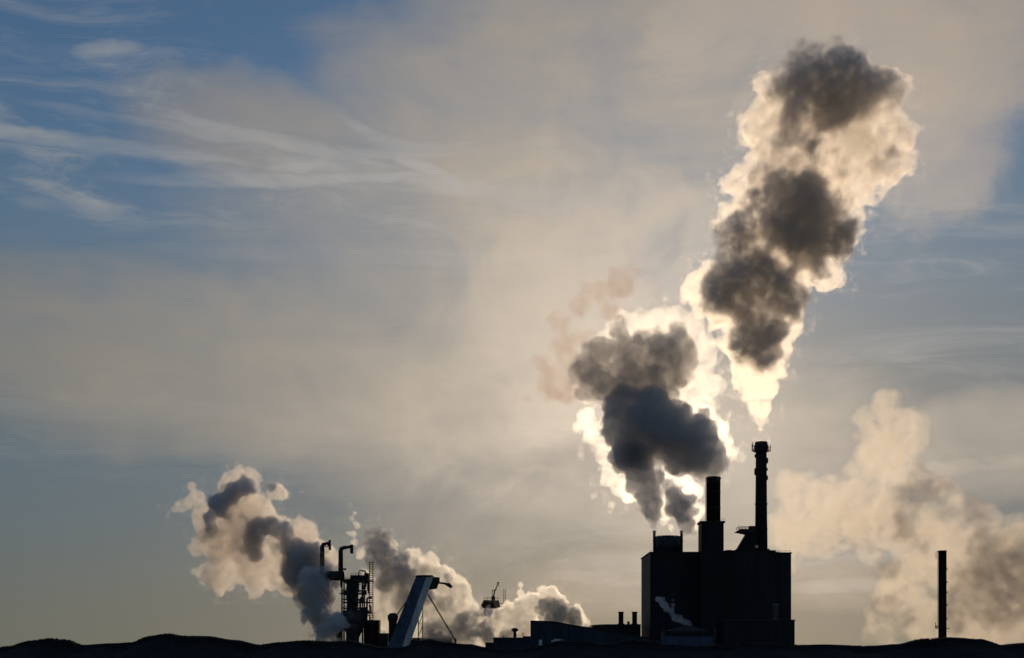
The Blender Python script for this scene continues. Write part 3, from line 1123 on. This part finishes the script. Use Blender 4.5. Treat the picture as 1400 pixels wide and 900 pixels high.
# ------------------------------------------------------------------ leaning conveyor gallery
def leaning_gallery():
    y = YP - 20
    xx, zz = (lambda p: X(p, y)), (lambda p: Z(p, y))
    t = empty('inclined_gallery', (xx(540), y, 0), 'steep blue conveyor gallery with a pale side, leaning up to the right', 'conveyor')
    # front (blue) face and the side in a paler grey
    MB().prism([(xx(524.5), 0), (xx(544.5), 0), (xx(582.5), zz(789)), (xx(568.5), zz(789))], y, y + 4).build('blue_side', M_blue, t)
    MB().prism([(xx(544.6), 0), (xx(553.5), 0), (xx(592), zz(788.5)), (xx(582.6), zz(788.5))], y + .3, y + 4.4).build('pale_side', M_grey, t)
    MB().prism([(xx(567.5), zz(788.5) + .003), (xx(593), zz(788.5) + .003), (xx(591), zz(786.5)), (xx(570), zz(786.5))], y - .3, y + 6).build('head_roof', M_roof, t)
    MB().prism([(xx(583), zz(806)), (xx(596), zz(804)), (xx(600), zz(794)), (xx(600), zz(788.5)), (xx(590.3), zz(788.5))], y + 5.2, y + 9).build('head_house', M_conc, t)
    for k in range(7):
        m = MB()
        f = (k + 1) / 8
        a = 524.5 + (568.5 - 524.5) * f
        b = 544.5 + (582.5 - 544.5) * f
        z = (zz(789)) * f
        m.box(xx(a), xx(b), y - .12, y - .003, z - .1, z + .1)
        m.build('panel_joint', M_blue2, t)
    # chute / boom on the right
    m = MB()
    m.tube([(xx(598), y + 7, zz(796)), (xx(607), y + 7, zz(797)), (xx(613), y + 7, zz(799)), (xx(617), y + 7, zz(802.5))], [.5, .5, 1.1, .7], 12)
    m.build('discharge_boom', M_steel, t, True)
    # props
    for a, b, c, d in ((584, 812, 622, 876), (553, 824, 537, 846)):
        MB().bar((xx(a), y + 6, zz(b)), (xx(c), y + 8, zz(d)), .62 if a > 560 else .5).build('prop', M_conc, t)
    MB().bar((xx(622), y + 8, 0), (xx(622), y + 8, zz(873)), 1.0).build('prop_foot', M_conc, t)
    m = MB()
    m.lathe(xx(536), y + 5, [(2.2, 0), (2.2, zz(850)), (2.8, zz(846)), (2.8, zz(841)), (1.5, zz(838))], 16)
    m.build('transfer_drum', M_steel, t, True)
    m = MB()
    for px in (571, 577):
        m.bar((xx(px), y + 6, 0), (xx(px), y + 6, zz(812)), .5)
    for a, b in ((870, 855), (855, 840), (840, 825), (825, 812)):
        m.bar((xx(571), y + 6, zz(a)), (xx(577), y + 6, zz(b)), .3)
    m.build('trestle', M_steel, t)


leaning_gallery()


def crane_tower():
    y = YP + 30
    xx, zz = (lambda p: X(p, y)), (lambda p: Z(p, y))
    t = empty('hoist_tower', (xx(673), y, 0), 'rusty hoist cabin with leaning mast showing above the steam', 'tower')
    for px in (663, 681):
        for dy in (0, 8):
            MB().bar((xx(px), y + dy, 0), (xx(px), y + dy, zz(831)), .6).build('leg', M_rust, t)
    m = MB()
    for a, b in ((880, 864), (864, 848), (848, 832)):
        m.bar((xx(663), y, zz(a)), (xx(681), y, zz(b)), .3)
        m.bar((xx(681), y, zz(a)), (xx(663), y, zz(b)), .3)
    m.build('bracing', M_rust, t)
    MB().prism([(xx(659.5), zz(831)), (xx(682.5), zz(832)), (xx(683.5), zz(827)), (xx(682), zz(821)), (xx(661), zz(820.5)), (xx(659.5), zz(824)), (xx(657.5), zz(827.5))], y - .5, y + 8.5).build('cabin', M_rust, t)
    m = MB()
    m.rail([(xx(661), y - .3, zz(820.5)), (xx(682), y - .3, zz(820.5))], 1.3, .16, 2)
    m.build('railing', M_rust, t)
    m = MB()
    m.bar((xx(673.5), y + 2, zz(821)), (xx(676.5), y + 2, zz(807)), .75)
    m.bar((xx(676.5), y + 2, zz(808)), (xx(681.2), y + 2, zz(797)), .55)
    m.bar((xx(679), y + 2, zz(797)), (xx(683), y + 2, zz(796.3)), .5)
    m.bar((xx(672.5), y + 2, zz(808)), (xx(679), y + 2, zz(806)), .35)
    m.bar((xx(673), y + 2, zz(818)), (xx(673.2), y + 2, zz(806)), .3)
    m.bar((xx(681), y + 2, zz(797)), (xx(682.6), y + 2, zz(803)), .22)
    m.build('mast', M_rust, t)
    MB().box(xx(672), xx(676.5), y + 1, y + 3, zz(820.5), zz(815)).build('winch', M_rust, t)
    m = MB()
    for dy in (-.6, .6):
        ladder(m, xx(689.5), y + 3 + dy, zz(838), zz(805), 1.3, 1.1, .2)
    m.bar((xx(683), y + 3, zz(825)), (xx(688), y + 3, zz(825)), .3)
    m.bar((xx(683), y + 3, zz(829)), (xx(688), y + 3, zz(829)), .3)
    m.build('ladder_mast', M_rust, t)


crane_tower()


# ------------------------------------------------------------------ smoke and steam
GS = 'smoke and steam plumes drifting from the mill'
Y0 = 790.0
plume('steam_plume', 'tallest pale cream plume rising from the slim tall chimney, with dark grey clumps inside', GS,
      [(1040, 586, 4), (1040, 572, 8), (1038, 552, 15), (1036, 528, 24), (1036, 500, 34), (1037, 465, 40), (1048, 430, 40),
       (1000, 410, 40), (1060, 395, 34), (1020, 360, 44), (962, 392, 26), (975, 370, 26), (1075, 335, 46), (1130, 372, 20), (1138, 325, 28),
       (1100, 285, 52), (1035, 300, 38), (1022, 245, 34), (1090, 235, 62), (1165, 205, 62), (1213, 220, 34),
       (1055, 170, 44), (1125, 135, 56), (1158, 100, 30), (1185, 140, 36), (1062, 128, 26), (1150, 280, 20), (1218, 178, 24), (1012, 330, 26), (1165, 295, 14), (1178, 302, 8)],
      [(1035, 475, 22), (1028, 445, 24), (1052, 448, 18), (1012, 482, 14), (1050, 485, 12), (990, 392, 27), (1068, 402, 28), (1030, 374, 28), (1042, 402, 28),
       (1012, 322, 24), (990, 318, 12), (1055, 300, 28), (1035, 285, 16), (1100, 285, 36), (1140, 325, 25), (1112, 350, 20), (1086, 325, 22), (1120, 372, 12), (1150, 350, 10), (1070, 255, 18),
       (1152, 92, 26), (1184, 118, 26), (1100, 112, 28), (1132, 138, 30), (1070, 195, 13), (1108, 200, 16), (1222, 210, 12), (1072, 122, 18), (1090, 150, 20), (1165, 140, 20), (1130, 165, 12), (1205, 230, 8), (1140, 205, 8), (1050, 230, 7), (1150, 240, 8)],
      Y0, 0.8, 11, 0.115, 0.24, g=0.77, nz=(0.40, 0.62, 0.08), ns=0.15, er=8, band=3.0, col=(1, .94, .87), ccol=(0.98, 0.95, 0.93), amp_o=5.0, amp_c=6.0, core_depth=-3, cband=13.0, cs=1.27, lam=17, kidc=0.5, cer=12)

plume('smoke_plume', 'dense blue-black plume rolling left from the top of the thick chimney', GS,
      None,
      [(974.5, 650, 9), (973, 641, 15), (962, 628, 24), (940, 610, 34), (910, 590, 38), (880, 572, 36), (850, 562, 26), (845, 590, 22), (862, 612, 26), (893, 558, 24),
       (862, 546, 15), (922, 572, 24), (948, 592, 24), (885, 600, 32), (975, 622, 16), (984, 638, 10), (964, 644, 12), (955, 645, 8), (838, 575, 18), (905, 612, 26), (930, 632, 16)],
      YP - 2, 0.7, 21, 0, 0.30, gc=0.5, ccol=(0.93, 0.93, 0.95), amp_c=3.2, cat='smoke plume', jit=0.3, cnz=(0.3, 0.55, 0.45), lam=20, cband=2.0, cer=11.0, ns=0.18)

plume('smoke_plume', 'narrow dark smoke column climbing from the left vent pipe of the roof tank', GS,
      None,
      [(894.6, 726, 3), (893.5, 718, 5), (892, 706, 8.5), (888, 690, 13), (882, 670, 18), (874, 648, 23), (866, 624, 25), (850, 636, 13), (845, 622, 12), (900, 650, 10)],
      YP + 3, 0.6, 22, 0, 0.34, gc=0.5, ccol=(0.93, 0.93, 0.95), amp_c=2.6, cat='smoke plume', jit=0.2, cnz=(0.3, 0.55, 0.45), cband=1.5, cer=6.0, ns=0.2)

plume('smoke_plume', 'short dark smoke tuft rising from the right vent pipe of the roof tank', GS,
      None,
      [(931.8, 726, 3), (933, 717, 7), (936, 704, 14), (930, 690, 19), (920, 675, 16), (912, 662, 11), (946, 700, 10), (944, 684, 10), (940, 722, 8), (948, 728, 4)],
      YP + 5, 0.6, 23, 0, 0.34, gc=0.5, ccol=(0.93, 0.93, 0.95), amp_c=3.0, cat='smoke plume', jit=0.2, cnz=(0.3, 0.55, 0.45), cband=1.5, cer=6.0, ns=0.2)

plume('steam_plume', 'blazing white ragged steam between the dark smoke columns over the roof tank', GS,
      [(889, 700, 6), (868, 660, 20), (845, 668, 8), (840, 645, 14), (826, 618, 17), (812, 592, 17), (802, 572, 12), (832, 690, 4), (905, 690, 18), (920, 650, 22),
       (940, 672, 18), (948, 700, 14), (950, 722, 7), (918, 722, 6), (908, 714, 6), (912, 704, 8), (975, 588, 20), (992, 608, 12), (955, 570, 20), (935, 640, 16), (960, 640, 8), (985, 600, 9), (996, 618, 7), (1002, 620, 6), (1008, 614, 5), (1014, 609, 4), (1019, 605, 3), (988, 645, 5),
       (990, 628, 8), (830, 660, 8), (836, 690, 5), (790, 585, 8)],
      None, YP + 22, 0.7, 24, 0.045, 0, g=0.80, er=15, amp_o=4.4, lam=10, nz=(0.32, 0.58, 0.1))

plume('smoke_plume', 'ragged brownish smoke breaking up above the dense blue-black plume', GS,
      [(805, 505, 18), (842, 452, 18), (826, 477, 24), (880, 470, 32), (915, 455, 24), (945, 455, 22), (958, 490, 28), (968, 525, 20), (960, 555, 20), (806, 540, 18), (840, 500, 32),
       (890, 500, 40), (930, 510, 34), (920, 545, 30), (850, 432, 12), (870, 440, 14), (885, 436, 10)],
      [(847, 436, 9), (845, 455, 17), (826, 480, 24), (806, 500, 20), (850, 484, 28), (875, 478, 22), (900, 472, 22), (925, 462, 16), (940, 470, 12), (936, 490, 18), (905, 500, 28), (865, 512, 26),
       (885, 530, 26), (820, 520, 20), (925, 515, 18), (845, 530, 18), (802, 535, 14), (915, 540, 16), (795, 515, 14)],
      YP + 12, 0.8, 25, 0.05, 0.17, g=0.76, cer=9, cnz=(0.25, 0.6, 0.25), ns=0.15, er=11, col=(0.99, 0.97, 0.95), ccol=(0.94, 0.90, 0.86), amp_o=5.0, amp_c=5.0, cat='smoke plume', cband=7.0, core_depth=-4, lam=16)

plume('smoke_plume', 'faint reddish-brown haze patch floating above the broken smoke', GS,
      [(850, 385, 24), (815, 400, 20), (868, 372, 14), (760, 440, 22), (790, 420, 18), (740, 495, 18), (745, 530, 16), (830, 425, 18), (720, 545, 10), (770, 470, 20), (780, 500, 20), (775, 530, 18), (800, 460, 18)],
      None, YP + 15, 1.1, 26, 0.06, 0, g=0.55, col=(0.84, 0.62, 0.50), amp_o=7, cat='smoke plume', lam=18, band=14.0, nz=(0.3, 0.7, 0.0), film=0.0015, er=26)

plume('steam_plume', 'leaning steam plume at far left, peach outside and slate blue near the steel tower', GS,
      [(342, 655, 20, 30), (318, 680, 28, 30), (290, 708, 26, 30), (292, 740, 28, 30), (325, 740, 36, 30), (300, 780, 26, 30), (283, 785, 18, 30), (345, 775, 28, 30), (375, 735, 30, 30), (350, 700, 26, 30), (378, 672, 14, 30),
       (398, 780, 28, 30), (418, 812, 18), (432, 845, 10), (400, 740, 26, 30), (435, 762, 20, 30), (268, 682, 13, 30), (262, 664, 9, 30), (257, 688, 9, 30), (246, 693, 8, 30), (238, 697, 6, 30), (230, 701, 4, 30), (450, 750, 6, 30)],
      [(457, 880, 12), (449, 864, 17), (440, 838, 22, 5), (433, 808, 26, 15), (425, 780, 26, 30), (405, 762, 18, 30), (393, 748, 12, 30), (435, 757, 13, 30), (400, 780, 16, 30), (458, 850, 14),
       (372, 716, 13, 30), (352, 720, 17, 30), (388, 722, 13, 30), (345, 742, 14, 30), (350, 758, 9, 30), (318, 682, 17, 30), (334, 668, 14, 30), (300, 694, 17, 30), (288, 708, 12, 30), (312, 702, 14, 30), (372, 667, 8, 30), (290, 725, 9, 30)],
      YP - 16, 0.7, 27, 0.14, 0.45, g=0.71, amp_o=5.0, amp_c=4.6, lam=11, col=(1, .94, .88), ccol=(.95, .95, .97), cband=4.0, core_depth=-4, nz=(0.34, 0.58, 0.12), cnz=(0.3, 0.52, 0.3), ns=0.22, er=10, cer=11)

plume('steam_plume', 'arched steam bank behind the leaning blue gallery, dark hump at its left end', GS,
      [(517, 745, 18), (530, 762, 24), (555, 775, 24), (580, 782, 24), (600, 795, 20), (612, 818, 24), (630, 842, 24), (645, 862, 16), (600, 840, 30), (570, 820, 32), (535, 810, 26),
       (520, 840, 22), (550, 850, 26), (585, 865, 24), (510, 790, 16), (655, 876, 8), (492, 758, 8), (486, 742, 6), (483, 730, 5), (487, 719, 6), (480, 709, 5), (485, 702, 4), (476, 728, 4), (620, 872, 14)],
      [(517, 743, 15), (520, 757, 17), (535, 770, 19), (550, 786, 17), (562, 795, 12), (530, 792, 14), (512, 775, 10), (634, 850, 14), (640, 864, 14), (620, 870, 14), (580, 815, 14), (596, 862, 16), (612, 790, 8), (555, 812, 12)],
      YP + 35, 0.7, 28, 0.20, 0.34, g=0.72, amp_o=4.4, amp_c=4.4, lam=11, col=(1, .98, .94), ccol=(.96, .95, .95), cband=5.0, core_depth=-6, nz=(0.34, 0.58, 0.12), ns=0.21, er=9, cer=10)

plume('steam_plume', 'low cream steam bank over the low building, hiding the hoist tower foot', GS,
      [(668, 855, 18), (685, 850, 20), (672, 874, 16), (700, 865, 20), (712, 835, 16), (711, 812, 6), (712, 800, 4), (730, 828, 20), (748, 824, 18), (765, 836, 18), (785, 842, 16), (795, 850, 10), (803, 853, 6),
       (725, 860, 22), (755, 855, 18), (695, 835, 12), (650, 842, 6), (742, 808, 8)],
      [(662, 862, 11), (670, 874, 11), (690, 872, 11), (748, 834, 11), (765, 844, 13), (782, 848, 12), (757, 850, 13), (775, 854, 11), (795, 854, 5)],
      YP + 4, 0.6, 29, 0.22, 0.45, g=0.74, amp_o=2.6, amp_c=2.4, lam=10, col=(1, .98, .95), cband=2.5, core_depth=-4, nz=(0.3, 0.55, 0.2), ns=0.24, er=7, cer=7)

plume('steam_plume', 'broad soft steam bank far behind the lone chimney at the right', GS,
      [(1210, 552, 20), (1195, 580, 28), (1235, 585, 28), (1258, 575, 18), (1240, 610, 30), (1205, 620, 44), (1210, 600, 30), (1170, 640, 20), (1150, 690, 32), (1100, 690, 34), (1075, 670, 24), (1072, 720, 34), (1105, 730, 32), (1130, 750, 18), (1080, 765, 18),
       (1240, 650, 36), (1290, 680, 40), (1340, 705, 36), (1220, 720, 44), (1270, 750, 60), (1340, 770, 60), (1390, 750, 46), (1230, 800, 40), (1200, 840, 24), (1260, 850, 40), (1330, 850, 50), (1400, 840, 60), (1440, 790, 60), (1185, 870, 18), (1215, 870, 24), (1160, 720, 32), (1190, 760, 24), (1190, 690, 36), (1130, 700, 30)],
      [(1240, 680, 20), (1270, 672, 24), (1300, 668, 16), (1330, 700, 24), (1235, 720, 20), (1345, 745, 32), (1370, 775, 36), (1390, 815, 36), (1340, 790, 28), (1215, 780, 16), (1210, 832, 20), (1235, 845, 16), (1400, 765, 30), (1370, 840, 30), (1262, 742, 18), (1320, 820, 24), (1290, 700, 18), (1300, 850, 20)],
      1300.0, 1.8, 30, 0.024, 0.055, g=0.68, amp_o=7.5, amp_c=12, lam=40, kids=7, col=(.95, .87, .77), ccol=(.93, .87, .81), band=9.0, cband=16.0, ns=0.065, er=16, cer=20, cs=1.25, core_depth=-14, nz=(0.38, 0.6, 0.08))

plume('steam_wisp', 'little grey wisp curling up before the black wall, over the gabled blue shed', GS,
      [(944, 854, 2.2), (941, 852, 3), (937, 851, 3.6), (932, 849, 4), (927, 847, 4.2), (922, 843, 4.6), (918, 839, 4.8), (914, 834, 5), (910, 829, 5), (906, 825, 4.8), (903, 821, 4.4), (899, 819, 3),
       (908, 818, 2), (919, 833, 3), (920, 827, 2.6), (920, 821, 2), (930, 844, 3)],
      None, YP - 45, 0.35, 31, 0.3, 0, g=0.4, amp_o=0.9, lam=4, cat='steam wisp', band=1.0, nz=(0.2, 0.4, 0.5), er=1.5, ns=0.4)
